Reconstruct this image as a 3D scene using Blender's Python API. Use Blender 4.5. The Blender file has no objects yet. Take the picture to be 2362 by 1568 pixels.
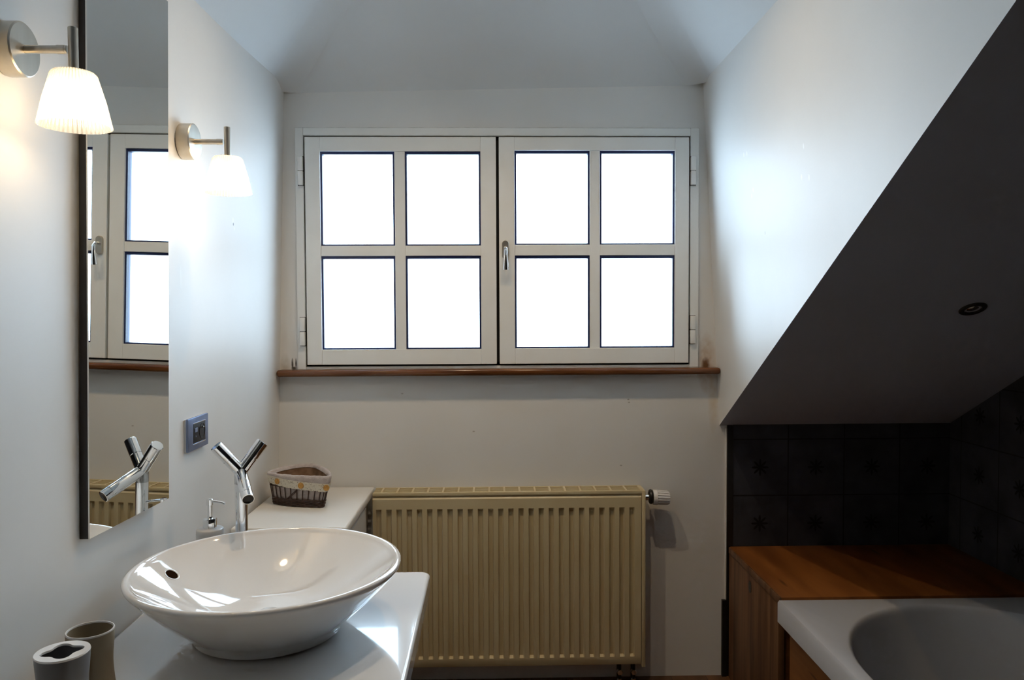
import bpy, bmesh, math, random
from mathutils import Vector, Matrix
random.seed(4)
PI = math.pi
S = bpy.context.scene
COL = S.collection

# ------------------------------------------------------------------ camera
FPX, H = 1780.0, 1.23
yaw, pitch, roll = (math.radians(a) for a in (1.34, 2.01, -0.25))
Fw = Vector((math.sin(yaw)*math.cos(pitch), math.cos(yaw)*math.cos(pitch), -math.sin(pitch)))
R0 = Vector((math.cos(yaw), -math.sin(yaw), 0)); U0 = R0.cross(Fw)
Rt = R0*math.cos(roll)+U0*math.sin(roll); Up = U0*math.cos(roll)-R0*math.sin(roll)
CP = Vector((0, 0, H))
cd = bpy.data.cameras.new('camera'); cam = bpy.data.objects.new('camera', cd); COL.objects.link(cam)
cd.sensor_width = 36; cd.sensor_fit = 'HORIZONTAL'; cd.lens = FPX/2362*36; cd.clip_start = 0.02; cd.clip_end = 500
M3 = Matrix((Rt, Up, -Fw)).transposed()
cam.matrix_world = Matrix.Translation(CP) @ M3.to_4x4()
S.camera = cam

def proj(p):
    d = Vector(p)-CP; z = d.dot(Fw); return (1181+FPX*d.dot(Rt)/z, 784-FPX*d.dot(Up)/z)
def at(px, py, ax, val):
    """the point of the plane (axis ax = val) that the surveyed photo position looks at"""
    d = Rt*(px-1181)/FPX - Up*(py-784)/FPX + Fw
    return CP + d*((val-CP[ax])/d[ax])

# ------------------------------------------------------------------ materials
def mat(name, col, rough=.5, metal=0., spec=.5, coat=0.):
    m = bpy.data.materials.new(name); m.use_nodes = True
    b = m.node_tree.nodes['Principled BSDF']
    b.inputs['Base Color'].default_value = (*col, 1); b.inputs['Roughness'].default_value = rough
    b.inputs['Metallic'].default_value = metal; b.inputs['Specular IOR Level'].default_value = spec
    b.inputs['Coat Weight'].default_value = coat
    return m
def N(m, t, **kw):
    n = m.node_tree.nodes.new(t)
    for k, v in kw.items():
        if hasattr(n, k): setattr(n, k, v)
        else: n.inputs[k].default_value = v
    return n
def L(m, a, b): m.node_tree.links.new(a, b)
def B(m): return m.node_tree.nodes['Principled BSDF']
def add_noise(m, c1, c2, scale=5, stretch=(1, 1, 1), bump=0., bscale=60, detail=4, lo=.35, hi=.65):
    tc = N(m, 'ShaderNodeTexCoord'); mp = N(m, 'ShaderNodeMapping'); mp.inputs['Scale'].default_value = stretch
    L(m, tc.outputs['Object'], mp.inputs['Vector'])
    nz = N(m, 'ShaderNodeTexNoise'); nz.inputs['Scale'].default_value = scale; nz.inputs['Detail'].default_value = detail
    L(m, mp.outputs[0], nz.inputs['Vector'])
    cr = N(m, 'ShaderNodeValToRGB'); cr.color_ramp.elements[0].position = lo; cr.color_ramp.elements[1].position = hi
    cr.color_ramp.elements[0].color = (*c1, 1); cr.color_ramp.elements[1].color = (*c2, 1)
    L(m, nz.outputs['Fac'], cr.inputs[0]); L(m, cr.outputs[0], B(m).inputs['Base Color'])
    if bump:
        n2 = N(m, 'ShaderNodeTexNoise'); n2.inputs['Scale'].default_value = bscale; n2.inputs['Detail'].default_value = 3
        L(m, mp.outputs[0], n2.inputs['Vector'])
        bp = N(m, 'ShaderNodeBump'); bp.inputs['Strength'].default_value = bump; bp.inputs['Distance'].default_value = .002
        L(m, n2.outputs['Fac'], bp.inputs['Height']); L(m, bp.outputs[0], B(m).inputs['Normal'])
    return cr, mp
def mth(m, op, a, b=None, c=None):
    n = N(m, 'ShaderNodeMath'); n.operation = op
    for i, v in enumerate((a, b, c)):
        if v is None: continue
        if isinstance(v, (int, float)): n.inputs[i].default_value = v
        else: L(m, v, n.inputs[i])
    return n.outputs[0]

def plaster(name, col, rough=.52, bump=.25):
    m = mat(name, col, rough, spec=.5)
    B(m).inputs['Coat Roughness'].default_value = .4; B(m).inputs['Coat Weight'].default_value = .12 if rough < .6 else 0
    add_noise(m, tuple(c*.965 for c in col), col, 3, bump=bump, bscale=14)
    return m
WALLC = (.80, .79, .765)
m_wall = plaster('satin_white_plaster', WALLC)
m_ceil = plaster('matt_white_plaster', (.74, .75, .75), .8, .15)
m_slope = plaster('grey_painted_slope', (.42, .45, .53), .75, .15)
m_rear = plaster('brown_plaster', (.20, .16, .12), .8, .15)

# window wall: plaster with a rusty damp mark and mould at the two sill corners
m_back = plaster('window_wall_plaster', WALLC)
def side_marks(m, marks):
    base = [l.from_socket for l in m.node_tree.links if l.to_socket == B(m).inputs['Base Color']][0]
    tc = N(m, 'ShaderNodeTexCoord'); sp = N(m, 'ShaderNodeSeparateXYZ'); L(m, tc.outputs['Object'], sp.inputs[0]); c = base
    for (y, z, sy, sz, col) in marks:
        dy = mth(m, 'DIVIDE', mth(m, 'SUBTRACT', sp.outputs[1], y), sy); dz = mth(m, 'DIVIDE', mth(m, 'SUBTRACT', sp.outputs[2], z), sz)
        r2 = mth(m, 'ADD', mth(m, 'MULTIPLY', dy, dy), mth(m, 'MULTIPLY', dz, dz)); f = mth(m, 'MULTIPLY', mth(m, 'SUBTRACT', 1.0, r2), 1.5); f.node.use_clamp = True
        mx = N(m, 'ShaderNodeMix'); mx.data_type = 'RGBA'; L(m, f, mx.inputs[0]); L(m, c, mx.inputs[6]); mx.inputs[7].default_value = (*col, 1); c = mx.outputs[2]
    L(m, c, B(m).inputs['Base Color'])
m_left = plaster('left_wall_plaster', WALLC); m_cheek = plaster('cheek_plaster', WALLC)
def pk(px, py, X, sy, sz, col): q = at(px, py, 0, X); return (q.y, q.z, sy, sz, col)
W_ = (.95, .95, .95)
side_marks(m_left, [pk(545, 508, -.708, .004, .010, (.9, .9, .9)), pk(546, 517, -.708, .004, .005, (.25, .27, .3)), pk(433, 640, -.708, .002, .03, (.9, .9, .9)), pk(548, 527, -.708, .003, .006, (.9, .9, .9))])
side_marks(m_cheek, [pk(x, y, .738, .003, .008, W_) for x, y in ((1728, 357), (1735, 354), (1865, 337), (1857, 408), (1874, 409), (1745, 438), (1741, 452))]+[pk(1767, 537, .738, .002, .006, (.5, .5, .5))])
def wall_marks(m):
    base = [l.from_socket for l in m.node_tree.links if l.to_socket == B(m).inputs['Base Color']][0]
    tc = N(m, 'ShaderNodeTexCoord')
    sp = N(m, 'ShaderNodeSeparateXYZ'); L(m, tc.outputs['Object'], sp.inputs[0])
    X, Z = sp.outputs[0], sp.outputs[2]
    nz = N(m, 'ShaderNodeTexNoise'); nz.inputs['Scale'].default_value = 45; L(m, tc.outputs['Object'], nz.inputs['Vector'])
    def spot(x, z, sx, sz, k, col, prev):
        dx = mth(m, 'DIVIDE', mth(m, 'SUBTRACT', X, x), sx); dz = mth(m, 'DIVIDE', mth(m, 'SUBTRACT', Z, z), sz)
        r2 = mth(m, 'ADD', mth(m, 'MULTIPLY', dx, dx), mth(m, 'MULTIPLY', dz, dz))
        g = mth(m, 'SUBTRACT', 1.0, r2); g.node.use_clamp = True
        f = mth(m, 'MULTIPLY', g, mth(m, 'MULTIPLY', nz.outputs['Fac'], k)); f.node.use_clamp = True
        mx = N(m, 'ShaderNodeMix'); mx.data_type = 'RGBA'; L(m, f, mx.inputs[0]); L(m, prev, mx.inputs[6]); mx.inputs[7].default_value = (*col, 1)
        return mx.outputs[2]
    c = spot(.722, 1.055, .035, .11, 1.1, (.45, .25, .09), base)
    c = spot(.718, 1.05, .016, .03, 2.4, (.16, .07, .02), c)
    c = spot(.690, 1.09, .004, .05, 3.0, (.05, .045, .035), c)
    c = spot(-.676, 1.062, .004, .022, 2.4, (.08, .07, .05), c)
    c = spot(-.664, 1.064, .003, .020, 2.6, (.06, .05, .04), c)
    c = spot(-.670, 1.048, .012, .006, 2.2, (.08, .07, .05), c)
    c = spot(-.70, 1.05, .02, .05, .8, (.4, .33, .22), c)
    c = spot(.745, .93, .02, .12, .7, (.62, .45, .24), c)
    for (x, z) in ((.455, .935), (.457, .925), (-.31, .96), (-.07, .83), (.43, .71)):
        c = spot(x, z, .005, .003, 1.3, (.3, .25, .2), c)
    L(m, c, B(m).inputs['Base Color'])
wall_marks(m_back)

m_white = mat('white_lacquer', (.82, .82, .82), .12, coat=.6); add_noise(m_white, (.80, .80, .81), (.83, .83, .83), 4)
m_cab = mat('white_furniture_paint', (.78, .77, .74), .35); add_noise(m_cab, (.75, .74, .71), (.79, .78, .75), 4)
m_porc = mat('white_porcelain', (.83, .82, .81), .05, coat=1.0); add_noise(m_porc, (.82, .81, .80), (.84, .83, .82), 3)
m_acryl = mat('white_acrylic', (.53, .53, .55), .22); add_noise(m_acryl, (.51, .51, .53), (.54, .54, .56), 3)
m_chrome = mat('chrome', (.86, .87, .88), .06, 1.0)
m_nickel = mat('brushed_nickel', (.56, .52, .45), .36, 1.0); add_noise(m_nickel, (.52, .48, .41), (.6, .56, .49), 40, (1, 1, .1))
m_silverplate = mat('silver_plastic', (.22, .28, .44), .35, .6); add_noise(m_silverplate, (.2, .26, .42), (.24, .3, .46), 30)
m_blackp = mat('black_plastic', (.012, .013, .016), .5); add_noise(m_blackp, (.010, .011, .014), (.016, .017, .02), 20)
m_hole = mat('unlit_hole', (.02, .011, .007), 1.0, spec=0)
m_darkgap = mat('dark_rubber', (.012, .013, .018), .7)
m_gasket = mat('blue_black_gasket', (.012, .025, .11), .4)
m_alu = mat('window_frame_paint', (.84, .85, .83), .32); add_noise(m_alu, (.82, .83, .81), (.86, .87, .85), 6)
m_cream = mat('ivory_enamel', (.63, .52, .31), .3); add_noise(m_cream, (.61, .50, .29), (.65, .54, .33), 4)
m_mirror = mat('silvered_glass', (.86, .88, .87), .0, 1.0)
m_mframe = mat('dark_mirror_edge', (.022, .022, .026), .3); add_noise(m_mframe, (.02, .02, .024), (.03, .03, .034), 10)
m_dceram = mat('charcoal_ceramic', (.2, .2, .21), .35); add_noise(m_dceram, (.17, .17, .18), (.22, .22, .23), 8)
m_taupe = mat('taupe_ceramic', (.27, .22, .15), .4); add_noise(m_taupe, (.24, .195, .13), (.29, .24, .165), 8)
m_ceram = mat('grey_white_ceramic', (.62, .61, .60), .3); add_noise(m_ceram, (.60, .59, .58), (.64, .63, .62), 8)
m_cceram = mat('cream_ceramic', (.62, .57, .46), .35); add_noise(m_cceram, (.60, .55, .44), (.64, .59, .48), 8)
m_liner = mat('mauve_grey_linen', (.40, .345, .32), .9); add_noise(m_liner, (.42, .36, .34), (.52, .46, .43), 60, bump=.6, bscale=300)
m_inner = mat('shaded_brown_cloth', (.22, .13, .075), .95); add_noise(m_inner, (.16, .09, .05), (.27, .165, .10), 40)  # inside of the liner: brown, with the basket's inner shadow put into the colour
m_lace = mat('cream_lace', (.66, .60, .48), .9)
m_wicker = mat('dark_wicker', (.035, .015, .012), .45); add_noise(m_wicker, (.02, .009, .008), (.06, .026, .02), 90)
m_button = mat('amber_wood_button', (.52, .26, .05), .35); add_noise(m_button, (.42, .2, .035), (.6, .32, .07), 150)
m_black = mat('black_metal', (.008, .008, .008), .35); add_noise(m_black, (.006, .006, .006), (.012, .012, .012), 20)
# lace holes
tc = N(m_lace, 'ShaderNodeTexCoord'); vo = N(m_lace, 'ShaderNodeTexVoronoi'); vo.inputs['Scale'].default_value = 210; L(m_lace, tc.outputs['Object'], vo.inputs['Vector'])
cr = N(m_lace, 'ShaderNodeValToRGB'); cr.color_ramp.elements[0].position = .18; cr.color_ramp.elements[1].position = .3
cr.color_ramp.elements[0].color = (.16, .12, .08, 1); cr.color_ramp.elements[1].color = (.68, .62, .50, 1)
L(m_lace, vo.outputs['Distance'], cr.inputs[0]); L(m_lace, cr.outputs[0], B(m_lace).inputs['Base Color'])

def wood(name, c1, c2, stretch, scale=6, rough=.45, plank=None, lo=.3, hi=.7):
    m = mat(name, c1, rough)
    cr, mp = add_noise(m, c1, c2, scale, stretch, detail=8, lo=lo, hi=hi)
    m.node_tree.nodes  # knots
    vo = N(m, 'ShaderNodeTexVoronoi'); vo.inputs['Scale'].default_value = 3.2; L(m, mp.outputs[0], vo.inputs['Vector'])
    k = N(m, 'ShaderNodeValToRGB'); k.color_ramp.elements[0].position = .02; k.color_ramp.elements[1].position = .12
    k.color_ramp.elements[0].color = (.25, .2, .16, 1); k.color_ramp.elements[1].color = (1, 1, 1, 1); L(m, vo.outputs['Distance'], k.inputs[0])
    mx = N(m, 'ShaderNodeMix'); mx.data_type = 'RGBA'; mx.blend_type = 'MULTIPLY'; mx.inputs[0].default_value = 1
    L(m, cr.outputs[0], mx.inputs[6]); L(m, k.outputs[0], mx.inputs[7]); col = mx.outputs[2]
    if plank:
        ax, w = plank
        tc = N(m, 'ShaderNodeTexCoord'); sp = N(m, 'ShaderNodeSeparateXYZ'); L(m, tc.outputs['Object'], sp.inputs[0])
        q = mth(m, 'DIVIDE', sp.outputs[ax], w)
        fr = mth(m, 'FRACT', q); ln = mth(m, 'LESS_THAN', fr, .0022/w)
        wn = N(m, 'ShaderNodeTexWhiteNoise'); wn.noise_dimensions = '1D'; L(m, mth(m, 'FLOOR', q), wn.inputs['W'])
        val = mth(m, 'MULTIPLY_ADD', wn.outputs['Value'], .5, .7)
        val = mth(m, 'MULTIPLY', val, mth(m, 'MULTIPLY_ADD', ln, -.75, 1.0))
        cc = N(m, 'ShaderNodeCombineColor'); [L(m, val, cc.inputs[i]) for i in range(3)]
        m2 = N(m, 'ShaderNodeMix'); m2.data_type = 'RGBA'; m2.blend_type = 'MULTIPLY'; m2.inputs[0].default_value = 1
        L(m, col, m2.inputs[6]); L(m, cc.outputs[0], m2.inputs[7]); col = m2.outputs[2]
    L(m, col, B(m).inputs['Base Color'])
    return m
m_ledge = wood('orange_pine_board', (.15, .046, .009), (.31, .105, .022), (5, .8, 5), 3, .4)
m_boards = wood('worn_pine_boards', (.09, .034, .013), (.27, .13, .06), (1, 9, .7), 3, .55, (1, .085))
m_panel = wood('brown_pine_panel', (.16, .055, .014), (.30, .115, .03), (1, .8, 7), 3, .5)
m_floor = wood('brown_floor_boards', (.08, .035, .013), (.15, .07, .03), (8, 1, 1), 3, .4, (0, .12))
m_sill = wood('varnished_wood_sill', (.085, .028, .011), (.19, .075, .027), (.8, 8, 8), 5, .16)

# charcoal tiles with an eight-pointed star pressed into each
def tile_mat(name, ax, u0, v0, p=.1925):
    m = mat(name, (.03, .03, .035), .5, spec=.3)
    tc = N(m, 'ShaderNodeTexCoord'); sp = N(m, 'ShaderNodeSeparateXYZ'); L(m, tc.outputs['Object'], sp.inputs[0])
    u = mth(m, 'FRACT', mth(m, 'DIVIDE', mth(m, 'SUBTRACT', sp.outputs[ax], u0), p))
    v = mth(m, 'FRACT', mth(m, 'DIVIDE', mth(m, 'SUBTRACT', sp.outputs[2], v0), p))
    du = mth(m, 'SUBTRACT', u, .5); dv = mth(m, 'SUBTRACT', v, .5)
    r = mth(m, 'SQRT', mth(m, 'ADD', mth(m, 'MULTIPLY', du, du), mth(m, 'MULTIPLY', dv, dv)))
    th = mth(m, 'ARCTAN2', dv, du)
    sc_ = mth(m, 'POWER', mth(m, 'ABSOLUTE', mth(m, 'COSINE', mth(m, 'MULTIPLY', th, 4.0))), 1.8)
    R_ = mth(m, 'MULTIPLY_ADD', sc_, .105, .045)
    star = mth(m, 'LESS_THAN', r, R_)
    edge = mth(m, 'MAXIMUM', mth(m, 'ABSOLUTE', du), mth(m, 'ABSOLUTE', dv))
    grout = mth(m, 'GREATER_THAN', edge, .489)
    nz = N(m, 'ShaderNodeTexNoise'); nz.inputs['Scale'].default_value = 9; nz.inputs['Detail'].default_value = 6; L(m, tc.outputs['Object'], nz.inputs['Vector'])
    cr = N(m, 'ShaderNodeValToRGB'); cr.color_ramp.elements[0].position = .3; cr.color_ramp.elements[1].position = .7
    cr.color_ramp.elements[0].color = (.024, .027, .036, 1); cr.color_ramp.elements[1].color = (.055, .060, .078, 1); L(m, nz.outputs['Fac'], cr.inputs[0])
    a = N(m, 'ShaderNodeMix'); a.data_type = 'RGBA'; L(m, star, a.inputs[0]); L(m, cr.outputs[0], a.inputs[6]); a.inputs[7].default_value = (.005, .005, .006, 1)
    b = N(m, 'ShaderNodeMix'); b.data_type = 'RGBA'; L(m, grout, b.inputs[0]); L(m, a.outputs[2], b.inputs[6]); b.inputs[7].default_value = (.010, .010, .011, 1)
    L(m, b.outputs[2], B(m).inputs['Base Color'])
    bp = N(m, 'ShaderNodeBump'); bp.inputs['Strength'].default_value = .6; bp.inputs['Distance'].default_value = .002
    hgt = mth(m, 'SUBTRACT', mth(m, 'MULTIPLY', nz.outputs['Fac'], .5), mth(m, 'MAXIMUM', grout, star))
    L(m, hgt, bp.inputs['Height']); L(m, bp.outputs[0], B(m).inputs['Normal'])
    return m
m_tile_b = tile_mat('charcoal_star_tiles_back', 0, .8087, .6035)
m_tile_r = tile_mat('charcoal_star_tiles_side', 1, 2.53, .6035)

def glass_mat():
    m = bpy.data.materials.new('clear_window_glass'); m.use_nodes = True; nt = m.node_tree; nt.nodes.clear()
    o = N(m, 'ShaderNodeOutputMaterial'); mx = N(m, 'ShaderNodeMixShader'); t = N(m, 'ShaderNodeBsdfTransparent'); g = N(m, 'ShaderNodeBsdfGlossy')
    t.inputs[0].default_value = (.96, .98, .98, 1); g.inputs['Roughness'].default_value = .0
    fr = N(m, 'ShaderNodeFresnel'); fr.inputs[0].default_value = 1.45
    L(m, fr.outputs[0], mx.inputs[0]); L(m, t.outputs[0], mx.inputs[1]); L(m, g.outputs[0], mx.inputs[2]); L(m, mx.outputs[0], o.inputs[0])
    return m
m_glass = glass_mat()
def shade_mat():
    m = bpy.data.materials.new('frosted_ribbed_glass'); m.use_nodes = True; nt = m.node_tree; nt.nodes.clear()
    o = N(m, 'ShaderNodeOutputMaterial'); tr = N(m, 'ShaderNodeBsdfTransparent'); tl = N(m, 'ShaderNodeBsdfTranslucent'); g = N(m, 'ShaderNodeBsdfGlossy'); d = N(m, 'ShaderNodeBsdfDiffuse')
    tl.inputs[0].default_value = (.97, .95, .90, 1); d.inputs[0].default_value = (.85, .84, .8, 1); g.inputs['Roughness'].default_value = .15; tr.inputs[0].default_value = (1, .98, .95, 1)
    tc = N(m, 'ShaderNodeTexCoord'); sp = N(m, 'ShaderNodeSeparateXYZ'); L(m, tc.outputs['Object'], sp.inputs[0])
    ang = mth(m, 'ARCTAN2', sp.outputs[1], mth(m, 'SUBTRACT', sp.outputs[0], .104))
    rib = mth(m, 'MULTIPLY_ADD', mth(m, 'SINE', mth(m, 'MULTIPLY', ang, 48.0)), .16, .62)
    a = N(m, 'ShaderNodeMixShader'); L(m, rib, a.inputs[0]); L(m, tl.outputs[0], a.inputs[1]); L(m, tr.outputs[0], a.inputs[2])
    b = N(m, 'ShaderNodeMixShader'); b.inputs[0].default_value = .12; L(m, a.outputs[0], b.inputs[1]); L(m, g.outputs[0], b.inputs[2])
    c = N(m, 'ShaderNodeMixShader'); c.inputs[0].default_value = .04; L(m, b.outputs[0], c.inputs[1]); L(m, d.outputs[0], c.inputs[2])
    L(m, c.outputs[0], o.inputs[0]); return m
m_shade = shade_mat()
m_bulb = mat('lit_bulb', (1, .9, .75), .4)
B(m_bulb).inputs['Emission Color'].default_value = (1, .84, .6, 1); B(m_bulb).inputs['Emission Strength'].default_value = 12

# ------------------------------------------------------------------ mesh helpers
def new(): return bmesh.new()
def box(bm, x0, x1, y0, y1, z0, z1, bev=0., seg=2):
    t = bmesh.new(); bmesh.ops.create_cube(t, size=1)
    for v in t.verts:
        v.co = Vector(((x0+x1)/2+v.co.x*(x1-x0), (y0+y1)/2+v.co.y*(y1-y0), (z0+z1)/2+v.co.z*(z1-z0)))
    if bev: bmesh.ops.bevel(t, geom=t.edges[:], offset=bev, segments=seg, affect='EDGES', profile=.5)
    merge(bm, t)
def merge(bm, t):
    me = bpy.data.meshes.new('tmp'); t.to_mesh(me); t.free(); bm.from_mesh(me); bpy.data.meshes.remove(me)
def loft(bm, loops, closed=True, cap0=False, cap1=False):
    vs = [[bm.verts.new(p) for p in lp] for lp in loops]
    n = len(vs[0])
    for a, b in zip(vs, vs[1:]):
        for i in range(n if closed else n-1):
            j = (i+1) % n
            bm.faces.new((a[i], a[j], b[j], b[i]))
    if cap0: bm.faces.new(vs[0][::-1])
    if cap1: bm.faces.new(vs[-1])
    return vs
def lathe(bm, prof, c=(0, 0, 0), n=48, cap0=False, cap1=False):
    loft(bm, [[(c[0]+r*math.cos(2*PI*i/n), c[1]+r*math.sin(2*PI*i/n), c[2]+z) for i in range(n)] for r, z in prof], cap0=cap0, cap1=cap1)
def frame_of(d):
    d = Vector(d).normalized(); a = Vector((0, 0, 1)) if abs(d.z) < .9 else Vector((1, 0, 0))
    u = d.cross(a).normalized(); return u, d.cross(u).normalized(), d
def turn(bm, prof, p0, d, n=32, cap0=True, cap1=True):
    """profile (radius, distance) turned about the line from p0 along d"""
    u, v, w = frame_of(d); p0 = Vector(p0)
    loft(bm, [[p0+w*t+u*(r*math.cos(2*PI*i/n))+v*(r*math.sin(2*PI*i/n)) for i in range(n)] for r, t in prof], cap0=cap0, cap1=cap1)
def rod(bm, p0, p1, r, n=24, bev=0.):
    p0 = Vector(p0); p1 = Vector(p1); l = (p1-p0).length
    prof = [(r, 0), (r, l)] if not bev else [(r-bev, 0), (r, bev), (r, l-bev), (r-bev, l)]
    turn(bm, prof, p0, p1-p0, n)
def tube(bm, pts, r, n=8, closed=False):
    pts = [Vector(p) for p in pts]; m = len(pts); loops = []
    for i, p in enumerate(pts):
        a = pts[(i-1) % m] if (closed or i > 0) else p; b = pts[(i+1) % m] if (closed or i < m-1) else p
        d = (b-a).normalized(); s = Vector((0, 0, 1))
        u = d.cross(s); u = u.normalized() if u.length > 1e-4 else Vector((1, 0, 0)); v = u.cross(d).normalized()
        loops.append([p+u*(r*math.cos(2*PI*k/n))+v*(r*math.sin(2*PI*k/n)) for k in range(n)])
    if closed: loops.append(loops[0])
    loft(bm, loops, cap0=not closed, cap1=not closed)
    if closed: bmesh.ops.remove_doubles(bm, verts=bm.verts, dist=1e-6)
def prism(bm, pts, off):
    """flat polygon pts pushed along off"""
    a = [bm.verts.new(p) for p in pts]; b = [bm.verts.new(Vector(p)+Vector(off)) for p in pts]; n = len(a)
    bm.faces.new(a[::-1]); bm.faces.new(b)
    for i in range(n): bm.faces.new((a[i], a[(i+1) % n], b[(i+1) % n], b[i]))
ROOT = {}
def obj(name, bm, m, parent=None, smooth=35, bevel=None):
    bmesh.ops.recalc_face_normals(bm, faces=bm.faces)
    off = ROOT.get(parent.name, Vector((0, 0, 0))) if parent else Vector((0, 0, 0))
    if off.length: bmesh.ops.translate(bm, verts=bm.verts, vec=-off)
    me = bpy.data.meshes.new(name); bm.to_mesh(me); bm.free()
    me.materials.append(m)
    if smooth:
        me.shade_smooth(); me.set_sharp_from_angle(angle=math.radians(smooth))
    o = bpy.data.objects.new(name, me); COL.objects.link(o)
    if parent: o.parent = parent; ROOT[o.name] = off
    if bevel:
        md = o.modifiers.new('bevel', 'BEVEL'); md.width = bevel; md.segments = 3; md.limit_method = 'ANGLE'; md.angle_limit = math.radians(40)
    return o
def thing(name, label, cat, loc=(0, 0, 0), group=None):
    o = bpy.data.objects.new(name, None); COL.objects.link(o); o.location = loc; o.empty_display_size = .05
    ROOT[o.name] = Vector(loc); o['label'] = label; o['category'] = cat
    if group: o['group'] = group
    return o
def struct(name, bm, m, parent=None, smooth=0, bevel=None, label=None, cat=None):
    o = obj(name, bm, m, parent, smooth, bevel)
    if not parent:
        o['kind'] = 'structure'
    return o

# ------------------------------------------------------------------ dimensions
D = 2.6; FZ = -.02; CZ = 2.42; YB = -2.4; XRW = 1.56
def lw(z, y=None):                         # left wall leans in a little and is slightly hollow above the worktop
    h = 0 if y is None or not 1.0 < y < 2.6 else math.sin(PI*(2.6-y)/1.6)*min(max((z-.6)/.8, 0), 1)
    return -.7474+.0282*z-.015*h
ck = lambda z: .811-.0526*z                # dormer cheek leans in a little
SL = .53; slz = lambda y: .845+(D-y)*SL    # roof slope over the bath
EV = 1.99                                  # eaves of the dormer ceiling

# ------------------------------------------------------------------ setting
b = new(); box(b, -.95, 1.75, YB-.1, D+.15, FZ-.08, FZ); struct('floor', b, m_floor)
b = new()
zs_ = [FZ+(CZ-FZ)*i/24 for i in range(25)]; ys_ = [YB]+[.9+(D-.9)*i/30 for i in range(31)]
loft(b, [[(lw(z, y), y, z) for z in zs_]+[(-.92, y, zs_[-1]), (-.92, y, zs_[0])] for y in ys_], cap0=True, cap1=True)
struct('wall_left', b, m_left, smooth=30)
b = new()
WX0, WX1, WZ0, WZ1 = -.648, .684, 1.040, 1.838
box(b, -.9, WX0, D, D+.16, FZ, CZ); box(b, WX1, 1.75, D, D+.16, FZ, CZ)
box(b, WX0, WX1, D, D+.16, FZ, WZ0); box(b, WX0, WX1, D, D+.16, WZ1, CZ)
struct('wall_back', b, m_back)
b = new(); box(b, -.9, 1.75, YB-.12, YB, FZ, CZ); struct('wall_front', b, m_rear)
b = new(); box(b, XRW, XRW+.12, YB, D, .0, CZ); struct('wall_right', b, m_tile_r)
# tiled knee wall beneath the slope
b = new(); box(b, .812, XRW, D-.006, D, FZ, .85); struct('wall_knee', b, m_tile_b)
# dormer cheek: triangle between the slope line and the eaves
b = new()
def cheek_pt(y, z): return (ck(z), y, z)
ye = D-(EV+.02-.845)/SL
prism(b, [cheek_pt(D, .845), cheek_pt(D, EV+.02), cheek_pt(ye, EV+.02)], (.02, 0, 0))
struct('wall_cheek', b, m_cheek)
# dormer ceiling: hip end, two sloping sides and a flat strip
b = new(); d_ = CZ-.02-EV; zc = EV+d_; xl, xr = lw(EV), ck(EV)
yf = D-(zc-.845)/SL
v = {k: b.verts.new(p) for k, p in dict(a=(xl-.03, D, EV-.03), b=(xr+.01, D, EV), c=(xl+d_, D-d_, zc), d=(xr-d_, D-d_, zc), e=(xl-.03, yf, EV-.03), f=(xl+d_, yf, zc), g=(xr+.01, ye, EV), h=(xr-d_, yf, zc)).items()}
for q in ('abdc', 'eacf', 'bghd', 'cdhf'): b.faces.new([v[k] for k in q])
o = struct('ceiling_dormer', b, m_ceil, smooth=60)
md = o.modifiers.new('soft', 'BEVEL'); md.width = .06; md.segments = 5; md.limit_method = 'ANGLE'; md.angle_limit = math.radians(20)
# roof slope over the bath
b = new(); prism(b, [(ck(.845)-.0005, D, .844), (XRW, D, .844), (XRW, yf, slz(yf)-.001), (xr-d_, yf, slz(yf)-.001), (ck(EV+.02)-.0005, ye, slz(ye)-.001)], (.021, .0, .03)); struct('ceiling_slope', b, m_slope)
b = new(); box(b, -.95, 1.75, YB-.1, D+.16, CZ, CZ+.08); struct('ceiling', b, m_ceil)
# edge strips where plaster meets the tiles
b = new(); box(b, .792, .812, D-.008, D, FZ, .845); box(b, .776, .792, D-.012, D, FZ, .245); struct('trim_1', b, m_black)
b = new(); box(b, .787, .7915, D-.006, D, .245, .835, .001); struct('trim_2', b, m_wall)

# ------------------------------------------------------------------ window
win = thing('window_1', 'white double casement window with eight panes over a wooden sill', 'window', (.017, D, 1.04))
del win['label'], win['category']; win['kind'] = 'structure'
FY = D-.012      # face of the fixed frame
b = new()
ox0, ox1, oz0, oz1 = -.655, .69, 1.044, 1.845
ix0, ix1, iz0, iz1 = -.628, .661, 1.053, 1.819
box(b, ox0, ix0, FY, D+.07, oz0, oz1); box(b, ix1, ox1, FY, D+.07, oz0, oz1)
box(b, ix0, ix1, FY, D+.07, iz1, oz1); box(b, ix0, ix1, FY, D+.07, oz0, iz0)
obj('window_frame', b, m_alu, win, 0, .002)
b = new()   # dark rebate seen through the gaps round the casements
box(b, ix0, ix0+.012, D+.004, D+.06, iz0, iz1); box(b, ix1-.012, ix1, D+.004, D+.06, iz0, iz1)
box(b, ix0, ix1, D+.004, D+.06, iz1-.012, iz1); box(b, ix0, ix1, D+.004, D+.06, iz0, iz0+.012); box(b, .004, .024, D+.004, D+.06, iz0, iz1)
obj('rebate_seal', b, m_darkgap, win, 0)
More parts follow.
